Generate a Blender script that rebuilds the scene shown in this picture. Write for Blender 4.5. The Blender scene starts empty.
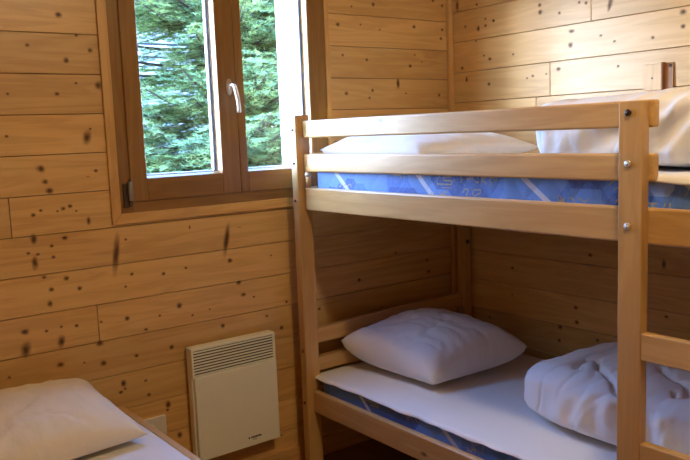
import bpy, bmesh, math, random
from mathutils import Vector, Matrix, noise
random.seed(7)
C = bpy.context.scene.collection
PI = math.pi
LAMP, SKY, SUN, GLOW, EXPOSURE = 168.0, 34, 1.5, 1.0, 0.27

# ------------------------------------------------------------------ materials
def new_mat(name):
    m = bpy.data.materials.new(name); m.use_nodes = True
    nt = m.node_tree; b = nt.nodes['Principled BSDF']
    return m, nt, b
def N(nt, t, **kw):
    n = nt.nodes.new(t)
    for k, v in kw.items():
        if hasattr(n, k) and k not in ('Scale',): setattr(n, k, v)
        else: n.inputs[k].default_value = v
    return n
def L(nt, a, b): nt.links.new(a, b)
def ramp(nt, fac, stops):
    r = nt.nodes.new('ShaderNodeValToRGB'); e = r.color_ramp.elements
    while len(e) < len(stops): e.new(0.5)
    for el, (p, c) in zip(e, stops):
        el.position = p; el.color = (c[0], c[1], c[2], 1)
    L(nt, fac, r.inputs['Fac']); return r
def mathn(nt, op, a=None, b=None, va=0.0, vb=0.0, clamp=False):
    n = nt.nodes.new('ShaderNodeMath'); n.operation = op; n.use_clamp = clamp
    if a is not None: L(nt, a, n.inputs[0])
    else: n.inputs[0].default_value = va
    if b is not None: L(nt, b, n.inputs[1])
    else: n.inputs[1].default_value = vb
    return n.outputs[0]
def mixc(nt, fac, a, b, mode='MIX'):
    n = nt.nodes.new('ShaderNodeMix'); n.data_type = 'RGBA'; n.blend_type = mode
    for sock, v in ((n.inputs[0], fac), (n.inputs[6], a), (n.inputs[7], b)):
        if isinstance(v, (int, float)): sock.default_value = v
        elif isinstance(v, tuple): sock.default_value = (v[0], v[1], v[2], 1)
        else: L(nt, v, sock)
    return n.outputs[2]

def wood(name, light, mid, dark, rough=.45, knots=.5, grain=1.0, knotcol=(.11, .035, .008), spec=.4, vary=.25, coat=0.0):
    m, nt, b = new_mat(name)
    uv = nt.nodes.new('ShaderNodeUVMap'); uv.uv_map = 'UVMap'
    mp = N(nt, 'ShaderNodeMapping'); mp.inputs['Scale'].default_value = (1.6, 17, 1); L(nt, uv.outputs[0], mp.inputs[0])
    n1 = N(nt, 'ShaderNodeTexNoise'); n1.inputs['Scale'].default_value = 1.0; n1.inputs['Detail'].default_value = 3; n1.inputs['Distortion'].default_value = .6
    L(nt, mp.outputs[0], n1.inputs['Vector'])
    # flowing growth rings
    ringp = mathn(nt, 'MULTIPLY', n1.outputs['Fac'], vb=26.0)
    ring = mathn(nt, 'SINE', ringp); ring = mathn(nt, 'MULTIPLY_ADD', ring, vb=.5); nt.nodes[-1].inputs[2].default_value = .5
    mp2 = N(nt, 'ShaderNodeMapping'); mp2.inputs['Scale'].default_value = (9, 230, 1); L(nt, uv.outputs[0], mp2.inputs[0])
    n2 = N(nt, 'ShaderNodeTexNoise'); n2.inputs['Scale'].default_value = 1.0; n2.inputs['Detail'].default_value = 2
    L(nt, mp2.outputs[0], n2.inputs['Vector'])
    mp3 = N(nt, 'ShaderNodeMapping'); mp3.inputs['Scale'].default_value = (.9, 3.2, 1); L(nt, uv.outputs[0], mp3.inputs[0])
    n3 = N(nt, 'ShaderNodeTexNoise'); n3.inputs['Scale'].default_value = 1.3; n3.inputs['Detail'].default_value = 1
    L(nt, mp3.outputs[0], n3.inputs['Vector'])
    f = mathn(nt, 'MULTIPLY', ring, vb=.34 * grain)
    g = mathn(nt, 'MULTIPLY', n2.outputs['Fac'], vb=.36 * grain)
    h = mathn(nt, 'MULTIPLY', n3.outputs['Fac'], vb=.8)
    s = mathn(nt, 'ADD', f, g); s = mathn(nt, 'ADD', s, h); s = mathn(nt, 'SUBTRACT', s, vb=.25)
    r = ramp(nt, s, [(.0, light), (.5, mid), (1.0, dark)])
    col = r.outputs[0]
    if knots > 0:
        mpk = N(nt, 'ShaderNodeMapping'); mpk.inputs['Scale'].default_value = (4.2, 8.5, 1); L(nt, uv.outputs[0], mpk.inputs[0])
        vo = N(nt, 'ShaderNodeTexVoronoi'); vo.voronoi_dimensions = '2D'; vo.inputs['Scale'].default_value = 1.0; L(nt, mpk.outputs[0], vo.inputs['Vector'])
        sep = N(nt, 'ShaderNodeSeparateColor'); L(nt, vo.outputs['Color'], sep.inputs[0])
        keep = mathn(nt, 'GREATER_THAN', sep.outputs[0], vb=1 - knots)
        rad = mathn(nt, 'MULTIPLY', sep.outputs[1], vb=.07); rad = mathn(nt, 'ADD', rad, vb=.02)
        q = mathn(nt, 'DIVIDE', vo.outputs['Distance'], rad)
        mr = N(nt, 'ShaderNodeMapRange'); mr.inputs['From Min'].default_value = .6; mr.inputs['From Max'].default_value = 1.3
        mr.inputs['To Min'].default_value = .85; mr.inputs['To Max'].default_value = 0; L(nt, q, mr.inputs['Value'])
        k = mathn(nt, 'MULTIPLY', mr.outputs[0], keep)
        col = mixc(nt, k, col, knotcol)
    at = nt.nodes.new('ShaderNodeAttribute'); at.attribute_name = 'board_tone'
    hs = nt.nodes.new('ShaderNodeHueSaturation')
    vv = mathn(nt, 'MULTIPLY_ADD', at.outputs['Fac'], vb=vary); nt.nodes[-1].inputs[2].default_value = 1 - vary / 2
    L(nt, vv, hs.inputs['Value']); L(nt, col, hs.inputs['Color'])
    L(nt, hs.outputs[0], b.inputs['Base Color'])
    b.inputs['Roughness'].default_value = rough; b.inputs['Specular IOR Level'].default_value = spec
    b.inputs['Coat Weight'].default_value = coat; b.inputs['Coat Roughness'].default_value = .32
    bp = nt.nodes.new('ShaderNodeBump'); bp.inputs['Strength'].default_value = .12; bp.inputs['Distance'].default_value = .002
    L(nt, s, bp.inputs['Height']); L(nt, bp.outputs[0], b.inputs['Normal'])
    return m

def knot_mat(name='pine_knot'):
    m, nt, b = new_mat(name)
    uv = nt.nodes.new('ShaderNodeUVMap'); uv.uv_map = 'UVMap'
    sep = N(nt, 'ShaderNodeSeparateXYZ'); L(nt, uv.outputs[0], sep.inputs[0])
    cb = N(nt, 'ShaderNodeCombineXYZ')
    fx = mathn(nt, 'FRACT', sep.outputs[0]); fy = mathn(nt, 'FRACT', sep.outputs[1])
    fx = mathn(nt, 'SUBTRACT', fx, vb=.5); fy = mathn(nt, 'SUBTRACT', fy, vb=.5)
    L(nt, fx, cb.inputs[0]); L(nt, fy, cb.inputs[1])
    ln = N(nt, 'ShaderNodeVectorMath'); ln.operation = 'LENGTH'; L(nt, cb.outputs[0], ln.inputs[0])
    nz = N(nt, 'ShaderNodeTexNoise'); nz.inputs['Scale'].default_value = 3.0; L(nt, uv.outputs[0], nz.inputs['Vector'])
    d = mathn(nt, 'MULTIPLY', nz.outputs['Fac'], vb=.22); d = mathn(nt, 'ADD', ln.outputs['Value'], d); d = mathn(nt, 'SUBTRACT', d, vb=.11)
    r = ramp(nt, d, [(.04, (.10, .035, .010)), (.2, (.20, .08, .022)), (.42, (.38, .19, .06))])
    L(nt, r.outputs[0], b.inputs['Base Color'])
    a = N(nt, 'ShaderNodeMapRange'); a.inputs['From Min'].default_value = .10; a.inputs['From Max'].default_value = .40
    a.inputs['To Min'].default_value = .78; a.inputs['To Max'].default_value = 0.0
    L(nt, d, a.inputs['Value']); L(nt, a.outputs[0], b.inputs['Alpha'])
    b.inputs['Roughness'].default_value = .5
    return m

def plain(name, col, rough=.5, metal=0, noise_amt=0, scale=60, spec=.5, bump=0):
    m, nt, b = new_mat(name)
    b.inputs['Base Color'].default_value = (*col, 1); b.inputs['Roughness'].default_value = rough
    b.inputs['Metallic'].default_value = metal; b.inputs['Specular IOR Level'].default_value = spec
    tc = nt.nodes.new('ShaderNodeTexCoord')
    nz = N(nt, 'ShaderNodeTexNoise'); nz.inputs['Scale'].default_value = scale; nz.inputs['Detail'].default_value = 3
    L(nt, tc.outputs['Object'], nz.inputs['Vector'])
    if noise_amt:
        c = mixc(nt, nz.outputs['Fac'], tuple(x * (1 - noise_amt) for x in col), tuple(min(1, x * (1 + noise_amt)) for x in col))
        L(nt, c, b.inputs['Base Color'])
    if bump:
        bp = nt.nodes.new('ShaderNodeBump'); bp.inputs['Strength'].default_value = bump; bp.inputs['Distance'].default_value = .003
        L(nt, nz.outputs['Fac'], bp.inputs['Height']); L(nt, bp.outputs[0], b.inputs['Normal'])
    return m

def cloth(name, col, bump=.25, scale=9, rough=.85):
    m, nt, b = new_mat(name)
    tc = nt.nodes.new('ShaderNodeTexCoord')
    mp = N(nt, 'ShaderNodeMapping'); mp.inputs['Scale'].default_value = (1, 1.0, 1); L(nt, tc.outputs['Object'], mp.inputs[0])
    n1 = N(nt, 'ShaderNodeTexNoise'); n1.inputs['Scale'].default_value = scale; n1.inputs['Detail'].default_value = 5; n1.inputs['Distortion'].default_value = 1.4
    L(nt, mp.outputs[0], n1.inputs['Vector'])
    b.inputs['Base Color'].default_value = (*col, 1)
    b.inputs['Roughness'].default_value = rough; b.inputs['Specular IOR Level'].default_value = .2
    b.inputs['Sheen Weight'].default_value = .15
    bp = nt.nodes.new('ShaderNodeBump'); bp.inputs['Strength'].default_value = bump; bp.inputs['Distance'].default_value = .02
    L(nt, n1.outputs['Fac'], bp.inputs['Height']); L(nt, bp.outputs[0], b.inputs['Normal'])
    return m

def ticking(name):
    """blue patchwork mattress fabric with gold brush marks and diagonal quilting"""
    m, nt, b = new_mat(name)
    uv = nt.nodes.new('ShaderNodeUVMap'); uv.uv_map = 'UVMap'
    def mapped(sx, sy, rot=0, off=(0, 0)):
        q = N(nt, 'ShaderNodeMapping'); q.inputs['Scale'].default_value = (sx, sy, 1); q.inputs['Rotation'].default_value = (0, 0, rot)
        q.inputs['Location'].default_value = (off[0], off[1], 0); L(nt, uv.outputs[0], q.inputs[0]); return q.outputs[0]
    # patchwork squares
    vo = N(nt, 'ShaderNodeTexVoronoi'); vo.voronoi_dimensions = '2D'; vo.distance = 'CHEBYCHEV'; vo.inputs['Scale'].default_value = 9.5; vo.inputs['Randomness'].default_value = .55
    L(nt, mapped(1, .8), vo.inputs['Vector'])
    sep = N(nt, 'ShaderNodeSeparateColor'); L(nt, vo.outputs['Color'], sep.inputs[0])
    base = ramp(nt, sep.outputs[0], [(0, (.02, .065, .36)), (.35, (.045, .15, .55)), (.62, (.10, .24, .64)), (.84, (.27, .40, .70))])
    base.color_ramp.interpolation = 'CONSTANT'
    nz = N(nt, 'ShaderNodeTexNoise'); nz.inputs['Scale'].default_value = 90; nz.inputs['Detail'].default_value = 2; L(nt, uv.outputs[0], nz.inputs['Vector'])
    nzr = mathn(nt, 'MULTIPLY', nz.outputs['Fac'], vb=.5)
    col = mixc(nt, nzr, base.outputs[0], (.22, .36, .72))
    # light diagonal bands
    wv = N(nt, 'ShaderNodeTexWave'); wv.inputs['Scale'].default_value = 1.1; wv.inputs['Distortion'].default_value = 1.5; wv.inputs['Detail'].default_value = 0
    L(nt, mapped(1, 1, .9), wv.inputs['Vector'])
    band = mathn(nt, 'GREATER_THAN', wv.outputs['Fac'], vb=.992)
    col = mixc(nt, band, col, (.5, .55, .7))
    # gold brush marks clustered in the middle of some cells
    nd = N(nt, 'ShaderNodeTexNoise'); nd.inputs['Scale'].default_value = 42; nd.inputs['Detail'].default_value = 0; L(nt, uv.outputs[0], nd.inputs['Vector'])
    line = mathn(nt, 'SUBTRACT', nd.outputs['Fac'], vb=.5); line = mathn(nt, 'ABSOLUTE', line)
    line = mathn(nt, 'LESS_THAN', line, vb=.045)
    near = mathn(nt, 'LESS_THAN', vo.outputs['Distance'], vb=.36)
    some = mathn(nt, 'GREATER_THAN', sep.outputs[1], vb=.45)
    g = mathn(nt, 'MULTIPLY', line, near); g = mathn(nt, 'MULTIPLY', g, some); g = mathn(nt, 'MULTIPLY', g, vb=.75)
    col = mixc(nt, g, col, (.42, .36, .14))
    L(nt, col, b.inputs['Base Color']); b.inputs['Roughness'].default_value = .7
    # quilting
    w2 = N(nt, 'ShaderNodeTexWave'); w2.inputs['Scale'].default_value = 3.0; w2.inputs['Distortion'].default_value = 2.0; L(nt, mapped(1, 1, .7), w2.inputs['Vector'])
    w3 = N(nt, 'ShaderNodeTexWave'); w3.inputs['Scale'].default_value = 3.0; w3.inputs['Distortion'].default_value = 2.0; L(nt, mapped(1, 1, -.7), w3.inputs['Vector'])
    hh = mathn(nt, 'MINIMUM', w2.outputs['Fac'], w3.outputs['Fac']); hh = mathn(nt, 'POWER', hh, vb=.4)
    bp = nt.nodes.new('ShaderNodeBump'); bp.inputs['Strength'].default_value = .3; bp.inputs['Distance'].default_value = .008
    L(nt, hh, bp.inputs['Height']); L(nt, bp.outputs[0], b.inputs['Normal'])
    return m

def glass_mat():
    m, nt, b = new_mat('window_glass'); nt.nodes.remove(b)
    out = nt.nodes['Material Output']
    tr = N(nt, 'ShaderNodeBsdfTransparent'); tr.inputs[0].default_value = (.97, .985, .98, 1)
    gl = N(nt, 'ShaderNodeBsdfGlossy'); gl.inputs['Roughness'].default_value = .02
    mx = nt.nodes.new('ShaderNodeMixShader'); lw = N(nt, 'ShaderNodeLayerWeight'); fp = mathn(nt, 'POWER', lw.outputs['Facing'], vb=4.0); fr = nt.nodes.new('ShaderNodeMath'); fr.operation = 'MULTIPLY_ADD'; L(nt, fp, fr.inputs[0]); fr.inputs[1].default_value = .35; fr.inputs[2].default_value = .03
    L(nt, fr.outputs[0], mx.inputs[0]); L(nt, tr.outputs[0], mx.inputs[1]); L(nt, gl.outputs[0], mx.inputs[2]); L(nt, mx.outputs[0], out.inputs['Surface'])
    return m

M = {}
M['wall'] = wood('wall_pine', (.71, .475, .195), (.62, .385, .135), (.47, .26, .078), rough=.42, knots=0, vary=.24, coat=.42)
M['bed'] = wood('bed_pine', (.62, .405, .17), (.52, .31, .11), (.39, .21, .065), rough=.38, knots=.12, vary=.12, grain=.8, coat=.3)
M['trim'] = wood('trim_pine', (.70, .46, .19), (.60, .36, .13), (.47, .255, .08), rough=.4, knots=.15, vary=.1)
M['window'] = wood('stained_window_wood', (.30, .165, .05), (.235, .12, .034), (.16, .075, .02), rough=.3, knots=0, grain=.8, vary=.1)
M['floor'] = wood('floor_boards', (.34, .19, .08), (.26, .13, .05), (.17, .08, .03), rough=.35, knots=.3)
M['ceiling'] = wood('ceiling_pine', (.68, .45, .2), (.58, .36, .13), (.45, .25, .08), knots=.4)
M['block'] = wood('shaded_block_and_plug_wood', (.38, .19, .08), (.30, .14, .055), (.24, .10, .04), knots=0)  # dark red-brown: carries the wall block's side shade, also the dowel plug
M['knot'] = knot_mat()
M['gap'] = plain('dark_wall_backing', (.06, .03, .012), .9)
M['heater'] = plain('cream_enamel', (.86, .86, .74), .4, 0, .03, 5)
M['heater_dark'] = plain('dark_slot', (.012, .011, .01), .7)
M['ink'] = plain('black_print', (.02, .02, .02), .5)
M['socket'] = plain('white_plastic', (.7, .68, .6), .35)
M['chrome'] = plain('brushed_steel', (.74, .72, .69), .38, .9)
M['darkmetal'] = plain('dark_metal', (.10, .08, .07), .35, .9)
M['greymetal'] = plain('grey_metal', (.28, .27, .26), .4, .7)
M['pillow'] = cloth('white_pillow_cover', (.74, .72, .69), .3, 7)
M['cream'] = cloth('warm_lit_pillow_cover', (.76, .69, .54), .35, 7)  # white cover with warm light put into the colour
M['duvet'] = cloth('white_duvet_cover', (.78, .78, .80), .22, 8)
M['sheet'] = cloth('white_sheet', (.76, .75, .73), .12, 6)
M['tick'] = ticking('blue_mattress_ticking')
M['glass'] = glass_mat()
M['seal'] = plain('pale_glazing_seal', (.75, .78, .85), .4)
M['seal_blue'] = plain('blue_grey_seal', (.10, .16, .36), .4)
M['white'] = plain('white_exterior_paint', (.9, .9, .9), .6)
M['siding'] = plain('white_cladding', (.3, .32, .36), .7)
M['sidegap'] = plain('blue_grey_joint', (.012, .018, .035), .8)  # dark blue-grey joints between the cladding boards
M['bark'] = plain('spruce_bark', (.03, .02, .015), .9, 0, .3, 20)
M['grass'] = plain('meadow_grass', (.12, .2, .05), .9, 0, .4, 3)
M['roof'] = plain('grey_roof', (.22, .22, .24), .8)

def needle_mat(name, a, b_):
    m, nt, b = new_mat(name)
    tc = nt.nodes.new('ShaderNodeTexCoord')
    nz = N(nt, 'ShaderNodeTexNoise'); nz.inputs['Scale'].default_value = 3.5; nz.inputs['Detail'].default_value = 4; L(nt, tc.outputs['Object'], nz.inputs['Vector'])
    r = ramp(nt, nz.outputs['Fac'], [(.3, a), (.7, b_)]); L(nt, r.outputs[0], b.inputs['Base Color'])
    b.inputs['Roughness'].default_value = .9; b.inputs['Specular IOR Level'].default_value = .1
    return m
M['needle'] = needle_mat('spruce_needles', (.06, .12, .05), (.24, .33, .12))
M['leaf'] = needle_mat('far_leaves', (.02, .05, .03), (.06, .1, .05))

# ------------------------------------------------------------------ mesh helpers
class MB:
    """collects faces with UVs (metres along grain, metres across), material slots and a tone per piece"""
    def __init__(s): s.v = []; s.f = []; s.uv = []; s.mi = []; s.tone = []; s.sm = []
    def face(s, pts, uvs=None, mi=0, tone=.5, smooth=False):
        i = len(s.v); s.v += [tuple(p) for p in pts]; s.f.append(tuple(range(i, i + len(pts))))
        s.uv.append(uvs or [(0, 0)] * len(pts)); s.mi.append(mi); s.tone.append(tone); s.sm.append(smooth)
    def add_bm(s, bm, grain=0, mi=0, tone=None, smooth=False, off=None):
        bm.normal_update()
        if off is None: off = (random.uniform(0, 40), random.uniform(0, 40))
        if tone is None: tone = random.random()
        base = len(s.v); bm.verts.index_update(); s.v += [tuple(v.co) for v in bm.verts]
        o = [a for a in (0, 1, 2) if a != grain]
        for f in bm.faces:
            n = f.normal; an = max(range(3), key=lambda a: abs(n[a]))
            s.f.append(tuple(base + v.index for v in f.verts)); uv = []
            for v in f.verts:
                c = v.co
                if an == grain: uv.append((off[0] + c[o[0]] * .3, off[1] + c[o[1]]))
                else:
                    w = o[0] if an == o[1] else o[1]
                    uv.append((off[0] + c[grain], off[1] + c[w] + (.37 if an == o[0] else 0)))
            s.uv.append(uv); s.mi.append(mi); s.tone.append(tone); s.sm.append(smooth)
        bm.free()
    def box(s, a, b, bev=.0, grain=0, mi=0, tone=None, seg=2, off=None):
        a, b = [min(x, y) for x, y in zip(a, b)], [max(x, y) for x, y in zip(a, b)]
        bm = bmesh.new(); bmesh.ops.create_cube(bm, size=1)
        for v in bm.verts: v.co = Vector(((a[i] + b[i]) / 2 + v.co[i] * (b[i] - a[i])) for i in range(3))
        if bev: bmesh.ops.bevel(bm, geom=bm.edges[:], offset=bev, segments=seg, profile=.5, affect='EDGES')
        s.add_bm(bm, grain, mi, tone, False, off)
    def cyl(s, c, axis, r, h, seg=20, mi=0, r2=None, bev=0, smooth=True):
        """cylinder centred at c along a direction vector"""
        bm = bmesh.new(); bmesh.ops.create_cone(bm, cap_ends=True, segments=seg, radius1=r, radius2=r if r2 is None else r2, depth=h)
        if bev: bmesh.ops.bevel(bm, geom=[e for e in bm.edges if abs(e.verts[0].co.z - e.verts[1].co.z) < 1e-6], offset=bev, segments=2, profile=.5, affect='EDGES')
        q = Vector((0, 0, 1)).rotation_difference(Vector(axis).normalized())
        bmesh.ops.transform(bm, matrix=Matrix.Translation(Vector(c)) @ q.to_matrix().to_4x4(), verts=bm.verts)
        s.add_bm(bm, 2, mi, smooth=smooth)
    def sphere(s, c, r, sc=(1, 1, 1), mi=0, seg=16):
        bm = bmesh.new(); bmesh.ops.create_uvsphere(bm, u_segments=seg, v_segments=seg // 2 + 2, radius=r)
        for v in bm.verts: v.co = Vector((c[i] + v.co[i] * sc[i] for i in range(3)))
        s.add_bm(bm, 2, mi, smooth=True)
    def tube(s, pts, radii, seg=10, mi=0, cap=True):
        pts = [Vector(p) for p in pts]; n = len(pts)
        if not hasattr(radii, '__len__'): radii = [radii] * n
        base = len(s.v); up = None
        for i, p in enumerate(pts):
            t = (pts[min(i + 1, n - 1)] - pts[max(i - 1, 0)]).normalized()
            if up is None:
                up = t.orthogonal().normalized()
            up = (up - t * up.dot(t)).normalized(); w = t.cross(up)
            for k in range(seg):
                a = 2 * PI * k / seg; s.v.append(tuple(p + (up * math.cos(a) + w * math.sin(a)) * radii[i]))
        tone = random.random()
        def ad(f):
            s.f.append(f); s.uv.append([(0, 0)] * len(f)); s.mi.append(mi); s.tone.append(tone); s.sm.append(True)
        for i in range(n - 1):
            for k in range(seg):
                k2 = (k + 1) % seg; ad((base + i * seg + k, base + i * seg + k2, base + (i + 1) * seg + k2, base + (i + 1) * seg + k))
        if cap:
            ad(tuple(base + k for k in reversed(range(seg)))); ad(tuple(base + (n - 1) * seg + k for k in range(seg)))
    def build(s, name, mats, parent=None, loc=None):
        me = bpy.data.meshes.new(name); me.from_pydata(s.v, [], s.f)
        uvl = me.uv_layers.new(name='UVMap'); i = 0
        flat = []
        for u in s.uv:
            for a in u: flat += [a[0], a[1]]
        uvl.data.foreach_set('uv', flat)
        at = me.attributes.new('board_tone', 'FLOAT', 'FACE'); at.data.foreach_set('value', s.tone)
        me.polygons.foreach_set('material_index', s.mi); me.polygons.foreach_set('use_smooth', s.sm)
        for m in (mats if isinstance(mats, (list, tuple)) else [mats]): me.materials.append(m)
        me.validate(); me.update()
        o = bpy.data.objects.new(name, me); C.objects.link(o)
        if parent is not None:
            o.parent = parent; o.matrix_parent_inverse = Matrix.Translation(parent.location).inverted()
        return o
def struct(o): o['kind'] = 'structure'; return o
def tag(o, label, cat, group=None):
    o['label'] = label; o['category'] = cat
    if group: o['group'] = group
    return o
def thing(name, loc, label, cat, group=None):
    o = bpy.data.objects.new(name, None); o.location = loc; o.empty_display_size = .1; C.objects.link(o)
    return tag(o, label, cat, group)
def shift_origin(o, loc):
    loc = Vector(loc); o.data.transform(Matrix.Translation(-loc)); o.location = loc; return o

# ------------------------------------------------------------------ measurements (metres; room corner at the origin)
XL, YB, ZC = -3.05, -3.45, 2.42          # left wall, rear wall, ceiling
WX0, WX1, WZ0, WZ1 = -1.640, -.712, 1.092, 2.098      # opening behind the window trim
KNOTS = [('b',-1.78,1.775,1.3,0.8,0),('b',-1.886,1.675,0.8,0.8,0),('b',-1.686,1.665,1.0,0.8,0),('b',-1.767,1.63,1.0,1,0),('b',-1.728,1.712,0.7,0.8,0),('b',-1.806,1.522,0.9,0.8,0),('b',-1.667,1.55,1.2,1.2,0),('b',-1.741,1.557,0.6,0.8,0),('b',-1.958,1.522,0.6,0.8,0),('b',-1.973,1.39,0.7,0.8,0),('b',-1.719,1.378,1.5,1.6,-0.3),('b',-1.706,1.406,0.5,0.8,0),('b',-1.877,1.282,1.5,0.8,-0.5),('b',-1.867,1.239,1.1,0.8,0),('b',-1.856,1.209,1.4,0.8,0),('b',-1.698,1.265,0.8,0.8,0),('b',-1.726,1.247,0.6,0.3,0),('b',-1.914,1.134,0.9,0.8,0),('b',-1.889,1.147,0.7,0.8,0),('b',-1.817,1.147,0.9,0.8,0),('b',-1.794,1.153,0.9,0.8,0),('b',-1.836,1.14,0.5,0.8,0),('b',-1.775,1.135,0.5,0.8,0),('b',-1.736,1.098,0.8,1.8,0),('b',-1.82,1.049,1.1,0.8,0),('b',-1.864,1.027,0.8,0.8,0),('b',-1.94,1.012,0.7,0.8,0),('b',-1.91,1.005,0.7,0.8,0),('b',-1.922,0.978,1.1,2.2,0),('b',-1.862,0.99,0.8,0.8,0),('b',-1.897,0.927,0.8,0.8,0),('b',-1.826,0.913,1.1,0.8,0),('b',-1.877,0.883,1.0,0.8,0),('b',-1.785,0.873,1.0,0.8,0),('b',-1.599,0.895,0.8,0.8,0),('b',-1.625,0.854,0.6,0.8,0),('b',-1.612,1.02,0.6,0.8,0),('b',-1.65,0.972,1.3,5.5,-0.16),('b',-1.919,1.056,1.2,1.5,0),('b',-1.886,0.836,1.0,1.2,0),('b',-1.972,0.757,1.5,0.7,0),('b',-1.974,0.697,1.6,1.7,-0.2),('b',-1.859,0.703,1.2,1.9,-0.2),('b',-1.805,0.747,0.8,0.8,0),('b',-1.905,0.747,0.7,0.8,0),('b',-1.856,0.753,0.6,0.8,0),('b',-1.721,0.745,0.6,0.8,0),('b',-1.628,0.741,1.1,0.8,0),('b',-1.562,0.688,0.8,0.8,0),('b',-1.731,0.67,1.4,0.8,0),('b',-1.869,0.624,1.4,0.7,0),('b',-1.79,0.614,0.5,0.8,0),('b',-1.724,0.598,1.3,0.8,0),('b',-1.604,0.6,0.9,0.8,0),('b',-2.033,0.617,0.7,0.8,0),('b',-1.659,0.511,1.1,1.3,0),('b',-1.671,0.481,0.9,0.8,0),('b',-1.655,0.49,0.6,0.8,0),('b',-1.569,0.447,0.9,0.8,0),('b',-1.577,0.502,0.7,0.8,0),('b',-1.481,0.88,0.9,0.8,0),('b',-1.392,0.889,0.7,0.8,0),('b',-1.209,0.892,1.2,0.8,0),('b',-1.176,0.801,1.3,0.7,0),('b',-1.158,0.751,1.3,0.6,0),('b',-1.112,0.735,0.6,0.8,0),('b',-1.024,0.888,0.5,0.8,0),('b',-1.367,1.037,0.4,2,0),('b',-1.218,0.974,1.3,5,-0.2),('b',-1.16,1.015,1.2,0.12,0),('b',-1.428,0.753,1.3,0.9,0),('b',-1.378,0.708,0.6,0.8,0),('b',-1.255,0.645,1.1,0.9,0),('b',-1.469,0.604,1.0,1,0),('b',-1.058,0.649,0.8,0.8,0),('b',-0.992,0.588,1.0,1,0),('b',-0.962,0.69,0.8,0.8,0),('b',-1.506,0.729,0.6,0.8,0),('b',-1.306,0.718,0.5,0.8,0),('b',-1.498,0.392,1.2,1.3,0),('b',-1.502,0.372,0.7,0.8,0),('b',-1.461,0.265,1.1,1.3,0),('b',-1.017,0.141,0.5,0.8,0),('b',-0.456,1.896,1.0,1,0),('b',-0.574,1.88,0.6,0.8,0),('b',-0.648,1.803,1.1,0.8,0),('b',-0.529,1.808,0.6,0.8,0),('b',-0.424,1.793,0.6,0.8,0),('b',-0.225,1.814,1.1,0.8,0),('b',-0.052,1.81,0.9,0.8,0),('b',-0.061,1.77,1,0.8,0),('b',-0.629,1.68,0.8,0.8,0),('b',-0.501,1.664,0.9,0.8,0),('b',-0.254,1.643,1.1,0.8,0),('b',-0.225,1.692,0.6,0.8,0),('b',-0.329,1.566,1.1,2.2,0),('b',-0.617,1.523,1.1,0.8,0),('b',-0.475,1.536,0.9,0.8,0),('b',-0.493,1.504,0.8,0.8,0),('b',-0.284,1.523,0.6,0.8,0),('b',-0.08,1.515,1.0,0.8,0),('b',-0.183,1.662,0.5,0.8,0),('b',-0.106,1.935,0.9,0.8,0),('b',-0.049,1.917,0.9,0.8,0),('r',-0.514,1.846,1.1,0.8,0),('r',-0.516,1.818,1.3,0.8,0),('r',-0.611,1.801,0.8,0.8,0),('r',-0.736,1.821,0.9,0.8,0),('r',-0.704,1.828,0.7,0.8,0),('r',-0.842,1.803,1.1,2.8,0.3),('r',-0.669,1.723,1.5,0.6,0),('r',-0.664,1.67,1.2,1.1,0),('r',-0.802,1.69,0.7,0.8,0),('r',-0.861,1.662,0.7,0.8,0),('r',-1.017,1.657,0.8,0.8,0),('r',-1.13,1.73,1.4,0.8,0),('r',-1.131,1.682,1.1,0.8,0),('r',-0.372,1.664,0.7,0.8,0),('r',-0.606,1.582,1.2,0.8,0),('r',-0.476,1.565,0.8,0.8,0),('r',-0.446,1.558,0.6,0.8,0),('r',-0.546,1.567,0.6,0.8,0),('r',-0.877,1.569,0.7,0.8,0),('r',-0.264,1.819,0.8,0.8,0),('r',-0.244,1.655,0.9,0.8,0),('r',-0.049,1.913,1.2,2.5,0),('r',-0.168,1.901,0.9,0.8,0),('r',-0.096,1.814,0.8,0.8,0),('r',-0.175,1.796,1.1,1.2,0),('r',-0.218,1.803,0.9,0.8,0),('r',-0.218,1.832,0.7,0.8,0),('r',-0.265,1.817,0.8,0.8,0),('r',-0.073,1.632,1.0,0.8,0),('r',-0.099,1.578,0.8,1.8,0),('r',-0.233,1.549,1.0,0.8,0),('r',-0.206,1.675,0.7,0.8,0),('r',-0.24,1.658,0.9,0.8,0),('r',-0.161,1.743,0.7,0.8,0),('r',-0.757,0.838,1.1,0.8,0),('r',-0.355,0.739,0.9,0.8,0),('r',-0.353,0.619,0.6,0.8,0),('r',-0.688,0.612,1.1,0.8,0),('r',-0.693,0.552,1.2,0.8,0),('r',-0.61,0.517,1.3,0.8,0),('r',-0.218,0.491,0.8,0.8,0),('r',-0.606,0.459,1,0.8,0),('r',-0.791,0.495,1,0.8,0),('r',-1.072,0.837,1.0,2,0),('r',-1.085,0.642,0.9,0.8,0),('b',-0.372,0.816,0.7,0.8,0),('b',-0.182,0.759,0.9,0.8,0),('b',-0.173,0.704,1.1,0.8,0),('b',-0.585,0.725,1.1,0.8,0),('b',-0.803,0.634,1.0,0.8,0),('b',-0.463,0.584,0.6,0.8,0)]

def knots_on(mb, wall, plane, extra=()):
    for w, a, z, r, asp, an in list(KNOTS) + list(extra):
        if w != wall: continue
        rx = .0145 * r; rz = rx * asp; ca, sa = math.cos(an), math.sin(an); pts = []
        for dx, dz in ((-1, -1), (1, -1), (1, 1), (-1, 1)):
            x, q = dx * rx, dz * rz; x, q = x * ca - q * sa, x * sa + q * ca
            pts.append((a + x, z + q))
        k = random.randint(0, 50)
        uv = [(k + .0, k + .0), (k + .999, k + .0), (k + .999, k + .999), (k + .0, k + .999)]
        if wall == 'b': P3 = [(x, plane, q) for x, q in pts]
        else: P3 = [(plane, x, q) for x, q in reversed(pts)]; 
        mb.face(P3, uv if wall == 'b' else list(reversed(uv)), mi=1)

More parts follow.
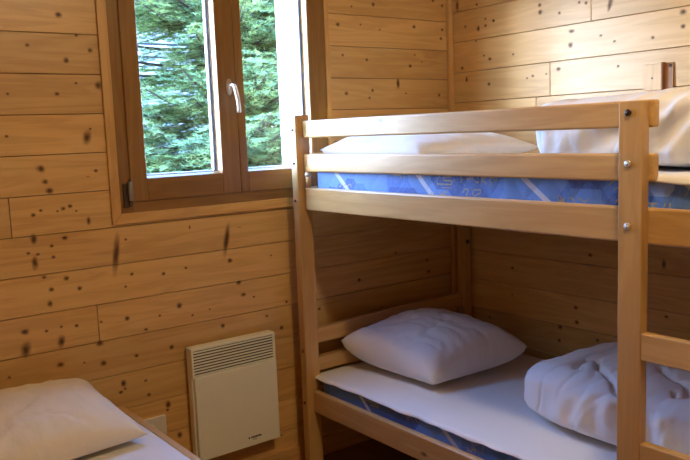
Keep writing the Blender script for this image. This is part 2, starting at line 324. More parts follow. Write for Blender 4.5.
def board_wall(name, axis, plane, lo, hi, lines, joints, hole=None, inward=-1, deco=None, extra=()):
    """tongue-and-groove boards with real gaps; axis 0 = runs along X at y=plane, axis 1 = runs along Y at x=plane"""
    mb = MB(); G = .0011
    for i in range(len(lines) - 1):
        z1, z0 = lines[i], lines[i + 1]
        js = sorted([lo, hi] + list(joints.get(i, [])))
        for a, b in zip(js, js[1:]):
            tone = random.random(); off = (random.uniform(0, 60), random.uniform(0, 60))
            rects = [(a, b, z0, z1)]
            if hole:
                hx0, hx1, hz0, hz1 = hole
                if z1 > hz0 and z0 < hz1 and a < hx1 and b > hx0:
                    rects = []
                    if a < hx0: rects.append((a, hx0, z0, z1))
                    if b > hx1: rects.append((hx1, b, z0, z1))
                    if z0 < hz0: rects.append((max(a, hx0), min(b, hx1), z0, hz0))
                    if z1 > hz1: rects.append((max(a, hx0), min(b, hx1), hz1, z1))
            for (p, q, r, s) in rects:
                g0 = G if p == a else 0; g1 = G if q == b else 0; h0 = G if r == z0 else 0; h1 = G if s == z1 else 0
                P = (p + g0, plane, r + h0); Q = (q - g1, plane - inward * .012, s - h1)
                if axis == 1: P = (plane, p + g0, r + h0); Q = (plane - inward * .012, q - g1, s - h1)
                mb.box(P, Q, .0012, axis, 0, tone, 1, off)
    # backing slab with the same hole
    th0, th1 = plane - inward * .010, plane - inward * .07
    lo, hi, zb, zt = lo - .065, hi + .065, -.05, ZC + .065
    for (p, q, r, s) in ([(lo, hi, zb, zt)] if not hole else [(lo, hole[0], zb, zt), (hole[1], hi, zb, zt), (hole[0], hole[1], zb, hole[2]), (hole[0], hole[1], hole[3], zt)]):
        A, B = ((p, th0, r), (q, th1, s)) if axis == 0 else ((th0, p, r), (th1, q, s))
        mb.box(A, B, 0, axis, 2)
    if deco: knots_on(mb, deco, plane + inward * .0006, extra)
    return struct(mb.build(name, [M['wall'], M['knot'], M['gap']]))

bl = [ZC] + [1.846 - .13 * k for k in range(-4, 15) if 1.846 - .13 * k < ZC - .02]
bl = [z for z in bl if z > .03] + [0]
def jidx(lines, z):
    for i in range(len(lines) - 1):
        if lines[i] >= z > lines[i + 1]: return i
J = {jidx(bl, .74): [-1.731], jidx(bl, 1.14): [-1.985], jidx(bl, 2.2): [-1.2]}
board_wall('wall_back', 0, 0, XL, 0, bl, J, (WX0, WX1, WZ0, WZ1), -1, 'b')
rl = [1.885 - .1359 * k for k in range(-3, 14)]
rl = [ZC] + [z for z in rl if .03 < z < ZC - .02] + [0]
J = {jidx(rl, 1.8): [-.758, -2.6], jidx(rl, 1.55): [-.563, -2.3], jidx(rl, 1.4): [-.491, -1.9], jidx(rl, 1.66): [-1.9], jidx(rl, 1.0): [-.30, -2.1],
     jidx(rl, .87): [-1.6], jidx(rl, .6): [-1.2], jidx(rl, 2.1): [-.3, -1.7]}
board_wall('wall_right', 1, 0, YB, 0, rl, J, None, -1, 'r')
def rand_knots(tagname, lo, hi, n):
    return [(tagname, random.uniform(lo, hi), random.uniform(.1, 2.3), random.uniform(.6, 1.4), random.uniform(.7, 1.2), 0) for _ in range(n)]
J = {i: [random.uniform(YB + .3, -.3)] for i in range(0, 18, 2)}
board_wall('wall_left', 1, XL, YB, 0, bl, J, None, 1, 'l', rand_knots('l', YB, 0, 60))
J = {i: [random.uniform(XL + .3, -.3)] for i in range(1, 18, 2)}
board_wall('wall_rear', 0, YB, XL, 0, bl, J, None, 1, 'f', [])

# floor and ceiling
mb = MB(); x = XL
while x < 0:
    x2 = min(x + .14, 0); ys = [YB, random.uniform(YB + .4, -.6), 0]
    for a, b in zip(ys, ys[1:]): mb.box((x + .0008, a, -.015), (x2 - .0008, b, 0), .001, 1, 0, None, 1)
    x = x2
mb.box((XL, YB, -.05), (0, 0, -.012), 0, 0, 1)
struct(mb.build('floor', [M['floor'], M['gap']]))
mb = MB(); x = XL
while x < 0:
    x2 = min(x + .13, 0); mb.box((x + .001, YB, ZC), (x2 - .001, 0, ZC + .012), .001, 1, 0, None, 1); x = x2
mb.box((XL, YB, ZC + .01), (0, 0, ZC + .07), 0, 0, 1)
struct(mb.build('ceiling', [M['ceiling'], M['gap']]))
# baseboards and corner batten
for nm, a, b, g in (('baseboard_back', (XL + .014, -.013, 0), (-.014, -.0005, .079), 0), ('baseboard_right', (-.013, YB + .014, 0), (-.0005, -.0005, .079), 1),
                    ('baseboard_left', (XL + .0005, YB + .014, 0), (XL + .013, -.014, .079), 1), ('baseboard_rear', (XL + .014, YB + .0005, 0), (-.014, YB + .013, .079), 0)):
    mb = MB(); mb.box(a, b, .003, g); struct(mb.build(nm, M['trim']))
mb = MB(); mb.box((-.026, -.022, .08), (-.0005, -.0005, ZC - .001), .005, 2, 0, .4); struct(mb.build('trim_1', M['trim']))

# ------------------------------------------------------------------ window
def ring(mb, x0, x1, z0, z1, w, y0, y1, bev=.002, tone=.5, sides='LRTB', wb=None):
    wb = wb or w
    mb.box((x0, y0, z0), (x0 + w, y1, z1), bev, 2, 0, tone); mb.box((x1 - w, y0, z0), (x1, y1, z1), bev, 2, 0, tone + .05)
    mb.box((x0 + w, y0, z0), (x1 - w, y1, z0 + wb), bev, 0, 0, tone + .1); mb.box((x0 + w, y0, z1 - w), (x1 - w, y1, z1), bev, 0, 0, tone)
# pine trim with mitred corners
mb = MB()
o0, o1, o2, o3 = -1.657, -.700, 1.075, 2.115; t = .033
def prism(poly, y0, y1, grain):
    bm = bmesh.new(); vs = [bm.verts.new((a, y0, b)) for a, b in poly] ; ws = [bm.verts.new((a, y1, b)) for a, b in poly]; n = len(poly)
    bm.faces.new(vs); bm.faces.new(list(reversed(ws)))
    for i in range(n): bm.faces.new((vs[(i + 1) % n], vs[i], ws[i], ws[(i + 1) % n]))
    bmesh.ops.recalc_face_normals(bm, faces=bm.faces); bmesh.ops.bevel(bm, geom=bm.edges[:], offset=.0015, segments=1, affect='EDGES')
    mb.add_bm(bm, grain)
i0, i1, i2, i3 = o0 + t, o1 - t + .009, o2 + t + .003, o3 - t
prism([(o0, o2), (i0, i2), (i0, i3), (o0, o3)], -.011, -.0003, 2); prism([(o1, o2), (o1, o3), (i1, i3), (i1, i2)], -.011, -.0003, 2)
prism([(o0, o2), (o1, o2), (i1, i2), (i0, i2)], -.011, -.0003, 0); prism([(o0, o3), (i0, i3), (i1, i3), (o1, o3)], -.011, -.0003, 0)
struct(mb.build('trim_2', M['trim']))
# fixed frame
win = bpy.data.objects.new('window_1', None); win.location = (-1.18, 0, 1.09); C.objects.link(win); win['kind'] = 'structure'
FX0, FX1, FZ0, FZ1 = WX0 + .002, WX1 - .002, WZ0 + .002, WZ1 - .002
mb = MB(); ring(mb, FX0, FX1, FZ0, FZ1, .060, -.004, .058); mb.build('window_frame', M['window'], win)
def sash(x0, x1, z0, z1, gx0, gx1, gz0, gz1, name):
    mb = MB(); y0, y1 = -.012, .038
    mb.box((x0, y0, z0), (gx0, y1, z1), .0035, 2, 0, .6); mb.box((gx1, y0, z0), (x1, y1, z1), .0035, 2, 0, .5)
    mb.box((gx0, y0, z0), (gx1, y1, gz0), .0035, 0, 0, .75); mb.box((gx0, y0, gz1), (gx1, y1, z1), .0035, 0, 0, .5)
    # glazing bead: sloping inner rim
    b = .006
    for poly, gr in ((((gx0, gz0), (gx0 + b, gz0 + b), (gx0 + b, gz1 - b), (gx0, gz1)), 2), (((gx1, gz1), (gx1 - b, gz1 - b), (gx1 - b, gz0 + b), (gx1, gz0)), 2),
                     (((gx1, gz0), (gx1 - b, gz0 + b), (gx0 + b, gz0 + b), (gx0, gz0)), 0), (((gx0, gz1), (gx0 + b, gz1 - b), (gx1 - b, gz1 - b), (gx1, gz1)), 0)):
        P = [(poly[0][0], y0 + .003, poly[0][1]), (poly[1][0], .008, poly[1][1]), (poly[2][0], .008, poly[2][1]), (poly[3][0], y0 + .003, poly[3][1])]
        uv = [(p[2], p[0]) if gr == 2 else (p[0], p[2]) for p in P]
        mb.face(P, uv, 0, .9); 
        P2 = [(p[0], .03, p[2]) for p in P]
        mb.face([P[1], P2[1], P2[2], P[2]], [(0, 0), (.02, 0), (.02, .5), (0, .5)], 0, .7)
    so = mb.build(name, M['window'], win)
    return so
s1 = sash(-1.583, -1.148, 1.149, FZ1 - .045, -1.522, -1.224, 1.229, 1.985, 'window_sash')
s2 = sash(-1.146, -.768, 1.149, FZ1 - .045, -1.112, -.812, 1.229, 1.985, 'window_sash')
for so, a, b in ((s1, -1.516, -1.230), (s2, -1.106, -.818)):
    mb = MB(); mb.box((a, .012, 1.233), (b, .018, 1.981)); g = mb.build('window_pane', M['glass'], so)
    mb = MB(); mb.box((b - .0135, .0195, 1.236), (b - .0075, .034, 1.978), .001); mb.box((a + .002, .0195, 1.236), (b - .002, .034, 1.241), .001)
    mb.box((a + .002, .0195, 1.236), (a + .005, .034, 1.978), .001)
    mb.build('glazing_seal', M['seal'], so)
    mb = MB(); mb.box((b - .0075, .0195, 1.236), (b - .0025, .032, 1.978)); mb.build('seal_gasket', M['seal_blue'], so)
# espagnolette cover strip on the meeting stile
# handle
hd = bpy.data.objects.new('window_handle', None); hd.location = (-1.176, -.012, 1.55); C.objects.link(hd)
mb = MB(); 
bm = bmesh.new(); bmesh.ops.create_cone(bm, cap_ends=True, segments=32, radius1=.5, radius2=.5, depth=1)
for v in bm.verts: v.co = Vector((-1.178 + v.co.x * .028, -.0155 + v.co.z * .007, 1.546 + v.co.y * .062))
bmesh.ops.recalc_face_normals(bm, faces=bm.faces); bmesh.ops.bevel(bm, geom=[e for e in bm.edges if len(e.link_faces) == 2 and max(len(f.verts) for f in e.link_faces) > 4], offset=.002, segments=2, affect='EDGES')
mb.add_bm(bm, 2, 0, smooth=True)
ro = mb.build('handle_rosette', M['chrome'], s1)
mb = MB(); hp = []
for i in range(15):
    u = i / 14
    if u < .25: k = u / .25; hp.append((-1.178 + .004 * k, -.018 - .03 * math.sin(k * PI / 2), 1.553 - .004 * (1 - math.cos(k * PI / 2))))
    else: k = (u - .25) / .75; hp.append((-1.174 + .014 * math.sin(k * 1.5), -.048 - .004 * math.sin(k * PI), 1.549 - .098 * k))
mb.tube(hp, [.0065] * 4 + [.0075] * 11, 14); mb.build('handle_lever', M['chrome'], s1)
bpy.data.objects.remove(hd)
# hinge
mb = MB(); mb.cyl((-1.590, -.022, 1.188), (0, 0, 1), .0078, .066, 16, bev=.0015); mb.build('hinge_cover', M['greymetal'], s1)
mb = MB(); mb.cyl((-1.591, -.020, 1.148), (0, 0, 1), .006, .014, 12, bev=.001); mb.sphere((-1.593, -.021, 1.140), .0065); mb.box((-1.612, -.012, 1.132), (-1.598, -.004, 1.214), .001)
mb.cyl((-1.590, -.022, 1.227), (0, 0, 1), .004, .012, 10); mb.build('hinge_pin', M['darkmetal'], s1)
# white exterior side board right of the window
mb = MB(); mb.box((-.800, .060, .90), (-.775, .235, 2.3), .002, 2); struct(mb.build('trim_3', M['white']))
# outside cladding of our wall below/around would never be seen from inside

# ------------------------------------------------------------------ convector heater
H = thing('convector_heater', (-1.242, -.03, .164), 'cream wall-mounted electric convector heater with louvred top, below the window', 'heater')
hx0, hx1, hy0, hy1, hz0, hz1 = -1.421, -1.062, -.060, -.014, .164, .597
mb = MB(); mb.box((hx0, hy0 + .012, hz0 + .012), (hx1, hy1, hz1 - .002), .004, 0)
# grille surround: top lip and side cheeks
mb.box((hx0, hy0, hz1 - .012), (hx1, hy1, hz1), .004, 0); mb.box((hx0, hy0, .486), (hx0 + .008, hy0 + .02, hz1 - .004), .002, 2); mb.box((hx1 - .008, hy0, .486), (hx1, hy0 + .02, hz1 - .004), .002, 2)
mb.build('housing', M['heater'], H)
mb = MB(); mb.box((hx0 + .006, hy0 - .004, hz0), (hx1, hy0 + .0115, .487), .004, 0); fp_ = mb.build('front_panel', M['heater'], H)
mb = MB(); mb.box((hx0 + .008, hy0 + .0085, .487), (hx1 - .008, hy0 + .0118, hz1 - .012)); gr_ = mb.build('grille', M['heater_dark'], H)
nsl = 9
for i in range(nsl):
    z = .4925 + i * (.0985 / nsl)
    mb = MB(); bm = bmesh.new(); bmesh.ops.create_cube(bm, size=1)
    for v in bm.verts:
        v.co = Vector(((hx0 + hx1) / 2 + v.co.x * (hx1 - hx0 - .014), hy0 + .003 + v.co.y * .004, z + v.co.z * .0046 + v.co.y * .001))
    mb.add_bm(bm, 0); mb.build('louvre', M['heater'], gr_)
# small printed mark
mb = MB(); yy = hy0 - .0042
def dash(x0, x1, z0, z1): mb.box((x0, yy - .0003, z0), (x1, yy + .0002, z1))
dash(-1.206, -1.199, .196, .2025)
xx = -1.194
for wd in (.006, .004, .0065, .005, .006, .004, .0065): dash(xx, xx + wd, .196, .203); xx += wd + .0012
xx = -1.187
for wd in (.004, .003, .005, .003): dash(xx, xx + wd, .1885, .1912); xx += wd + .0012
mb.build('printed_logo', M['ink'], fp_)
for sx in (-1.35, -1.13):
    mb = MB(); mb.box((sx - .015, -.0145, .26), (sx + .015, -.0003, .5), .001); mb.build('wall_bracket', M['heater'], H)

# wall socket
S_ = thing('wall_socket', (-1.552, 0, .327), 'white plastic wall socket low on the window wall, half hidden by the left bed rail', 'socket')
mb = MB(); mb.box((-1.597, -.014, .285), (-1.515, -.0003, .361), .003); fc_ = mb.build('faceplate', M['socket'], S_)
mb = MB(); mb.cyl((-1.580, -.0145, .323), (0, 1, 0), .021, .003, 24); mb.build('socket_well', M['socket'], S_)
for dx in (-.009, .009):
    mb = MB(); mb.cyl((-1.580 + dx, -.0162, .323), (0, 1, 0), .0024, .002, 10); mb.build('pin_hole', M['ink'], fc_)

# small wooden block on the right wall
B_ = thing('wooden_block', (-.001, -1.02, 1.51), 'small reddish wooden block with side shade in its colour, fixed to the right wall above the upper duvet', 'block')
mb = MB(); mb.box((-.017, -1.062, 1.470), (-.0012, -.992, 1.562), .0012, 2, 0, .6); mb.build('front_board', M['wall'], B_)
mb = MB(); mb.cyl((-.0172, -1.026, 1.512), (1, 0, 0), .0032, .002, 10); mb.build('screw', M['darkmetal'], B_)
mb = MB(); mb.box((-.0225, -1.0685, 1.468), (-.0012, -1.0622, 1.566), .001, 2, 0, .3); mb.build('shaded_edge', M['block'], B_)  # side face in shade, painted as a darker wood
mb = MB(); mb.box((-.007, -1.101, 1.470), (-.0012, -1.0687, 1.563), .001, 2, 0, .5); mb.build('shaded_plate', M['block'], B_)  # thin plate, its shade put into the dark brown colour
mb = MB(); mb.cyl((-.0072, -1.090, 1.552), (1, 0, 0), .006, .002, 12); mb.build('screw', M['darkmetal'], B_)

# ------------------------------------------------------------------ bunk bed
BB = thing('bunk_bed', (-.49, -1.06, 0), 'varnished pine bunk bed with guard rails and ladder against the right wall', 'bunk bed')
def part(name, a, b, grain, bev=.005, tone=None, mat='bed', seg=3):
    mb = MB(); mb.box(a, b, bev, grain, 0, tone, seg); return mb.build(name, M[mat], BB)
FXo = -.958; YH0, YH1 = -.117, -.075; YF1, YF0 = -2.01, -2.052
p1 = part('post', (FXo, YH0, 0), (-.893, YH1, 1.435), 2, .005, .5)
p2 = part('post', (-.062, -.120, 0), (-.014, -.078, 1.435), 2, .005, .45)
part('post', (FXo, YF0, 0), (-.893, YF1, 1.435), 2, .005, .5)
part('post', (-.062, YF0, 0), (-.014, YF1, 1.435), 2, .005, .5)
# ladder uprights
lu1 = part('ladder_upright', (-.961, -1.575, 0), (-.931, -1.512, 1.409), 2, .003, .2)
lu2 = part('ladder_upright', (-.961, -2.008, 0), (-.931, -1.945, 1.409), 2, .003, .3)
for z in (.578, .855, .301, 1.0):
    if z == 1.0: continue
    part('ladder_rung', (-.960, -1.9445, z - .067), (-.935, -1.5755, z), 1, .003)
# guard rails end just beyond the ladder upright
part('guard_rail', (-.930, -1.586, 1.346), (-.905, -.1175, 1.411), 1, .006, .55, seg=3)
part('guard_rail', (-.930, -1.586, 1.217), (-.905, -.1175, 1.285), 1, .006, .5, seg=3)
# side rails
part('side_rail', (-.930, -2.0095, 1.067), (-.905, -.1175, 1.155), 1, .006, .6)
part('side_rail', (-.930, -2.0095, .248), (-.905, -.1175, .338), 1, .006, .45)
part('side_rail', (-.062, -2.0095, 1.067), (-.038, -.1205, 1.155), 1, .005)
part('side_rail', (-.062, -2.0095, .248), (-.038, -.1205, .338), 1, .005)
part('guard_rail', (-.085, -2.0095, 1.215), (-.0625, -.1, 1.275), 1, .005, .5)
# head and foot board rails (slightly arched top one)
def arched(y0, y1, za, zb, zt0, zt1, arch):
    bm = bmesh.new(); n = 14; rows = []
    for i in range(n + 1):
        u = i / n; x = -.8925 + u * (.8925 - .0625); top = za + (zb - za) * u + arch * 4 * u * (1 - u); bot = zt0 + (zt1 - zt0) * u
        rows.append([bm.verts.new((x, y0, bot)), bm.verts.new((x, y1, bot)), bm.verts.new((x, y1, top)), bm.verts.new((x, y0, top))])
    for a, b in zip(rows, rows[1:]):
        for k in range(4): bm.faces.new((a[k], a[(k + 1) % 4], b[(k + 1) % 4], b[k]))
    bm.faces.new(rows[0]); bm.faces.new(list(reversed(rows[-1]))); bmesh.ops.recalc_face_normals(bm, faces=bm.faces)
    mb = MB(); mb.add_bm(bm, 0); mb.build('end_rail', M['bed'], BB)
for (y0, y1) in ((-.108, -.084), (-2.043, -2.019)):
    arched(y0, y1, .583, .600, .526, .540, .006)
    arched(y0, y1, .469, .469, .412, .412, 0)
    arched(y0, y1, 1.405, 1.405, 1.345, 1.345, 0)
    arched(y0, y1, 1.285, 1.285, 1.220, 1.220, 0)
    arched(y0, y1, 1.155, 1.155, 1.067, 1.067, 0)
    arched(y0, y1, .338, .338, .248, .248, 0)
# slats and slat bearers
for zt in (.248, 1.067):
    part('slat_bearer', (-.9045, -2.0, zt + .004), (-.880, -.13, zt + .024), 1, .002); part('slat_bearer', (-.087, -2.0, zt + .004), (-.0625, -.13, zt + .024), 1, .002)
    for i in range(13):
        y = -.19 - i * .145
        part('slat', (-.9035, y - .035, zt + .0245), (-.0635, y + .035, zt + .0395), 0, .002)
def bolt(c, axis, r, mat, par=BB):
    mb = MB(); c = Vector(c); ax = Vector(axis); mb.cyl(c, ax, r, .005, 16, bev=.0015); mb.cyl(c + ax * .0028, ax, r * .45, .0012, 6); mb.build('bolt', M[mat], par)
for z, mt in ((1.382, 'darkmetal'), (1.262, 'chrome'), (1.112, 'chrome')): bolt((-.9632, -1.5385, z), (-1, 0, 0), .0085, mt, lu1)
for z in (1.378, 1.250, 1.105, .29): bolt((-.9602, -.096, z), (-1, 0, 0), .0055, 'darkmetal', p1)
for z in (.30, 1.25): bolt((-.9632, -1.976, z), (-1, 0, 0), .0085, 'chrome', lu2)
bolt((-.038, -.1225, .84), (0, -1, 0), .010, 'darkmetal', p2)
# wood plug in the front post
mb = MB(); mb.cyl((-.9585, -.098, .505), (1, 0, 0), .009, .003, 16); mb.build('dowel_plug', M['block'], p1)
# corner pin between the rails with a bright cap
mb = MB(); mb.cyl((-.925, -.140, 1.18), (0, 0, 1), .010, .048, 16); cp_ = mb.build('corner_peg', M['bed'], BB)
mb = MB(); mb.sphere((-.925, -.140, 1.205), .013); mb.build('peg_cap', M['chrome'], cp_)
# wire hook on top of the front head post
mb = MB(); pts = [(-.935, -.090, 1.428), (-.935, -.089, 1.447)]
for i in range(15):
    a = -PI * .35 - i / 14 * PI * 1.55
    pts.append((-.926 + .014 * math.cos(a + PI), -.085 + .004 * i / 14, 1.463 + .013 * math.sin(a + PI)))
pts.append((-.909, -.080, 1.452)); mb.tube(pts, .0022, 8); mb.build('wire_hook', M['chrome'], p1)

# ------------------------------------------------------------------ mattresses
def mattress(name, x0, x1, y0, y1, z0, z1, label, group=None):
    bm = bmesh.new(); bmesh.ops.create_cube(bm, size=1)
    for v in bm.verts: v.co = Vector(((x0 + x1) / 2 + v.co.x * (x1 - x0), (y0 + y1) / 2 + v.co.y * (y1 - y0), (z0 + z1) / 2 + v.co.z * (z1 - z0)))
    bmesh.ops.bevel(bm, geom=[e for e in bm.edges if abs(e.verts[0].co.z - e.verts[1].co.z) > .01], offset=.045, segments=6, profile=.5, affect='EDGES')
    bmesh.ops.bevel(bm, geom=[e for e in bm.edges if abs(e.verts[0].co.z - e.verts[1].co.z) < .001 and len(e.link_faces) == 2 and any(abs(f.normal.z) > .9 for f in e.link_faces)], offset=.012, segments=3, profile=.5, affect='EDGES')
    mb = MB(); mb.add_bm(bm, 1, 0, .5, True, (random.uniform(0, 9), random.uniform(0, 9)))
    o = mb.build(name, M['tick']); shift_origin(o, ((x0 + x1) / 2, (y0 + y1) / 2, z0))
    # piping
    for zz in (z0 + .006, z1 - .008):
        pm = MB(); pts = []; r = .045
        for cx, cy, a0 in ((x1 - r, y1 - r, 0), (x0 + r, y1 - r, PI / 2), (x0 + r, y0 + r, PI), (x1 - r, y0 + r, 1.5 * PI)):
            for i in range(7):
                a = a0 + i / 6 * PI / 2; pts.append((cx + (r + .0005) * math.cos(a), cy + (r + .0005) * math.sin(a), zz))
        pts.append(pts[0]); pm.tube(pts, .003, 6, cap=False); pm.build('piping', M['tick'], o)
    return tag(o, label, 'mattress', group)
mattress('mattress', -.9035, -.088, -1.99, -.125, .2885, .392, 'blue patterned mattress with gold marks on the lower bunk')
mattress('mattress', -.9035, -.088, -1.99, -.142, 1.1075, 1.226, 'blue patterned mattress with gold marks on the upper bunk, behind the guard rails')

# ------------------------------------------------------------------ soft things
def nz(x, y, z, s=1): return noise.noise(Vector((x * s, y * s, z * s)))
def crease(x, y, z): return max(0.0, 1 - abs(nz(x, y, z)) * 7)
def grid_obj(name, P, nu, nv, mat, thick=0, closed_bottom=None):
    """P(u,v)->Vector"""
    me = bpy.data.meshes.new(name); vs = []; fs = []
    for j in range(nv + 1):
        for i in range(nu + 1): vs.append(tuple(P(i / nu, j / nv)))
    for j in range(nv):
        for i in range(nu):
            a = j * (nu + 1) + i; fs.append((a, a + 1, a + nu + 2, a + nu + 1))
    me.from_pydata(vs, [], fs); me.polygons.foreach_set('use_smooth', [True] * len(fs)); me.materials.append(mat); me.update()
    o = bpy.data.objects.new(name, me); C.objects.link(o)
    if thick:
        md = o.modifiers.new('thickness', 'SOLIDIFY'); md.thickness = thick; md.offset = 1
    return o
def make_sheet(x0, x1, y0, y1, z, drop, label, seed, left_lift=0, edge=None):
    # x0 front edge (towards the room), y1 head end
    def P(u, v):
        # u: across the bed, v: along; front strip hangs over the edge
        y = y1 + (y0 - y1) * v
        d = drop * (.75 + .55 * nz(y * 5, seed, 0) + .5 * nz(y * 13, seed, 3))
        e = edge(y) if edge else 0
        s = u * 1.0
        nfr = .05
        if s < nfr:                                    # overhang
            k = 1 - s / nfr; x = x0 - .004 - .012 * math.sin(k * PI / 2) * (.6 + .6 * nz(y * 9, seed, 9)); zz = z + .003 - max(d, .008) * k - e * k
        else:
            x = x0 + (x1 - x0) * (s - nfr) / (1 - nfr); k = 0; zz = z + .003
        zz += .0012 * (1 + nz(x * 7, y * 7, seed)) + .0008 * (1 + nz(x * 16 + y * 4, y * 16, seed + 5))
        x += .003 * nz(y * 20, seed, 2) * (1 if s < nfr else 0)
        return Vector((x, y, zz))
    o = grid_obj('bed_sheet', P, 90, 170, M['sheet'], .0012)
    shift_origin(o, ((x0 + x1) / 2, (y0 + y1) / 2, z))
    return tag(o, label, 'sheet')
make_sheet(-.9065, -.10, -1.985, -.093, .392, .013, 'thin white sheet lying on the lower bunk mattress', 2.1)
make_sheet(-.9065, -.10, -1.985, -.150, 1.226, .014, 'thin white sheet lying on the upper bunk mattress', 7.7, edge=lambda y: .012 * max(0, min(1, (-y - 1.5) / .15)))

def pillow(name, corners, z, h, label, group, seed, wr=.006, edge=.045, n=60, ear=.35):
    A, B_, C_, D = [Vector((c[0], c[1])) for c in corners]; ez = [c[2] if len(c) > 2 else 0 for c in corners]
    me = bpy.data.meshes.new(name); vs = []; fs = []
    def pt(s, t, side):
        # pull the sides in between the pointed corners
        ps, pt_ = s * 2 - 1, t * 2 - 1
        f = 1 - .065 * (1 - pt_ ** 2) * abs(ps) ** 3; g = 1 - .065 * (1 - ps ** 2) * abs(pt_) ** 3
        s2, t2 = (ps * f + 1) / 2, (pt_ * g + 1) / 2
        p = (A * (1 - s2) + B_ * s2) * (1 - t2) + (D * (1 - s2) + C_ * s2) * t2
        w = max(0, (1 - abs(ps) ** 2.6) * (1 - abs(pt_) ** 2.6)); prof = w ** .46
        e = (ez[0] * (1 - s2) + ez[1] * s2) * (1 - t2) + (ez[3] * (1 - s2) + ez[2] * s2) * t2
        cen = edge * (1 - .0) + e * (1 - prof * .5)
        x, y = p
        wrk = wr * (nz(x * 6, y * 6, seed) + .7 * nz(x * 14 + 3, y * 9, seed + 4) + .35 * nz(x * 30, y * 26, seed + 8))
        wrk -= wr * .55 * crease(x * 5 + seed, y * 8, seed) + wr * .3 * crease(x * 13, y * 7 + seed, seed + 2)
        # creases running in from the corners
        dc = min((p - c).length for c in (A, B_, C_, D)); ang = math.atan2(y - A.y, x - A.x)
        wrk += wr * .8 * math.sin(18 * ang + 4 * nz(x * 3, y * 3, seed)) * math.exp(-dc / .12)
        if side > 0: zz = cen + (h - edge) * prof + wrk * min(1, prof * 1.3)
        else: zz = cen * (1 - prof ** .8) + .0
        return (x, y, z + max(zz, 0.0))
    m = n + 1
    for side in (1, -1):
        for j in range(m):
            for i in range(m): vs.append(pt(i / n, j / n, side))
    for k, side in enumerate((1, -1)):
        b = k * m * m
        for j in range(n):
            for i in range(n):
                a = b + j * m + i; q = (a, a + 1, a + m + 1, a + m)
                fs.append(q if side > 0 else tuple(reversed(q)))
    me.from_pydata(vs, [], fs); bm = bmesh.new(); bm.from_mesh(me); bmesh.ops.remove_doubles(bm, verts=bm.verts, dist=.0006); bmesh.ops.recalc_face_normals(bm, faces=bm.faces); bm.to_mesh(me); bm.free()
    me.polygons.foreach_set('use_smooth', [True] * len(me.polygons)); me.materials.append(M['pillow'])
    o = bpy.data.objects.new(name, me); C.objects.link(o)
    cx = sum(c[0] for c in corners) / 4; cy = sum(c[1] for c in corners) / 4; shift_origin(o, (cx, cy, z))
    return tag(o, label, 'pillow', group)
pillow('pillow', [(-.79, -.122, .085), (-.225, -.125, .07), (-.262, -.655, .062), (-.73, -.600, .0)], .4025 , .182, 'plump white pillow at the head of the lower bunk', None, 1.3, .012, .03)
pillow('pillow', [(-.868, -.145, .015), (-.33, -.155), (-.34, -.78), (-.80, -.640, -.01)], 1.2365, .125, 'white pillow on the upper bunk, seen between the guard rails', None, 5.2, .010, .045)

def duvet(name, x0, x1, y0, y1, z0, h, quilt, wrinkle, label, seed, tilt=0, nx=100, ny=110, nh=34, p=3.2, lobes=()):
    """thick folded quilt: rounded block with stitched channels and puckers, lying flat on its base"""
    me = bpy.data.meshes.new(name)
    cx, cy = (x0 + x1) / 2, (y0 + y1) / 2; hx, hy, hz = (x1 - x0) / 2, (y1 - y0) / 2, h / 2
    bm = bmesh.new()
    def sph(a, b, c):
        r = (abs(a) ** p + abs(b) ** p + abs(c) ** p) ** (1 / p); mx = max(abs(a), abs(b), abs(c)); k = mx / r if r else 1
        # normalise so that faces stay near +-1
        return a / r * 1.0, b / r, c / r
    key = {}
    def V(a, b, c):
        q = (round(a, 5), round(b, 5), round(c, 5))
        if q not in key: key[q] = bm.verts.new(sph(a, b, c))
        return key[q]
    def lin(n): return [-1 + 2 * i / n for i in range(n + 1)]
    X, Y, Z = lin(nx), lin(ny), lin(nh)
    for c in (-1, 1):
        for i in range(nx):
            for j in range(ny): bm.faces.new((V(X[i], Y[j], c), V(X[i + 1], Y[j], c), V(X[i + 1], Y[j + 1], c), V(X[i], Y[j + 1], c)))
    for c in (-1, 1):
        for i in range(nx):
            for k in range(nh): bm.faces.new((V(X[i], c, Z[k]), V(X[i + 1], c, Z[k]), V(X[i + 1], c, Z[k + 1]), V(X[i], c, Z[k + 1])))
        for j in range(ny):
            for k in range(nh): bm.faces.new((V(c, Y[j], Z[k]), V(c, Y[j + 1], Z[k]), V(c, Y[j + 1], Z[k + 1]), V(c, Y[j], Z[k + 1])))
    bmesh.ops.recalc_face_normals(bm, faces=bm.faces)
    for v in bm.verts:
        a, b, c = v.co; x = cx + hx * a; y = cy + hy * b; zf = (c + 1) / 2
        z = z0 + 2 * hz * (zf if zf > 0 else 0)
        z = z0 + (z - z0) * (1 + tilt * b)
        v.co = (x, y, z)
    bm.normal_update()
    for v in bm.verts:
        x, y, z = v.co; n = v.normal.copy(); base = min(1, max(0, (z - z0) / .05))
        d = wrinkle(x, y, z, n) - quilt(x, y, z, n)
        d -= .007 * crease(x * 3.5 + .3 * y, y * 4.5, z * 2.5 + seed) * (.5 + nz(x * 2, y * 2, z * 2 + 5)) + .005 * crease(x * 6, y * 12 + z * 5, z * 3.5 + seed + 7)
        d += .005 * nz(x * 4, y * 4, z * 4 + seed) + .004 * nz(x * 11, y * 11, z * 11 + seed)
        v.co = v.co + n * d * base
        if v.co.z < z0: v.co.z = z0
    bm.to_mesh(me); bm.free(); me.polygons.foreach_set('use_smooth', [True] * len(me.polygons)); me.materials.append(M['duvet'])
    o = bpy.data.objects.new(name, me); C.objects.link(o); shift_origin(o, (cx, cy, z0))
    return tag(o, label, 'duvet')
def seg_dist(p, a, b):
    ab = b - a; t = max(0, min(1, (p - a).dot(ab) / ab.length_squared)); return (p - a - ab * t).length
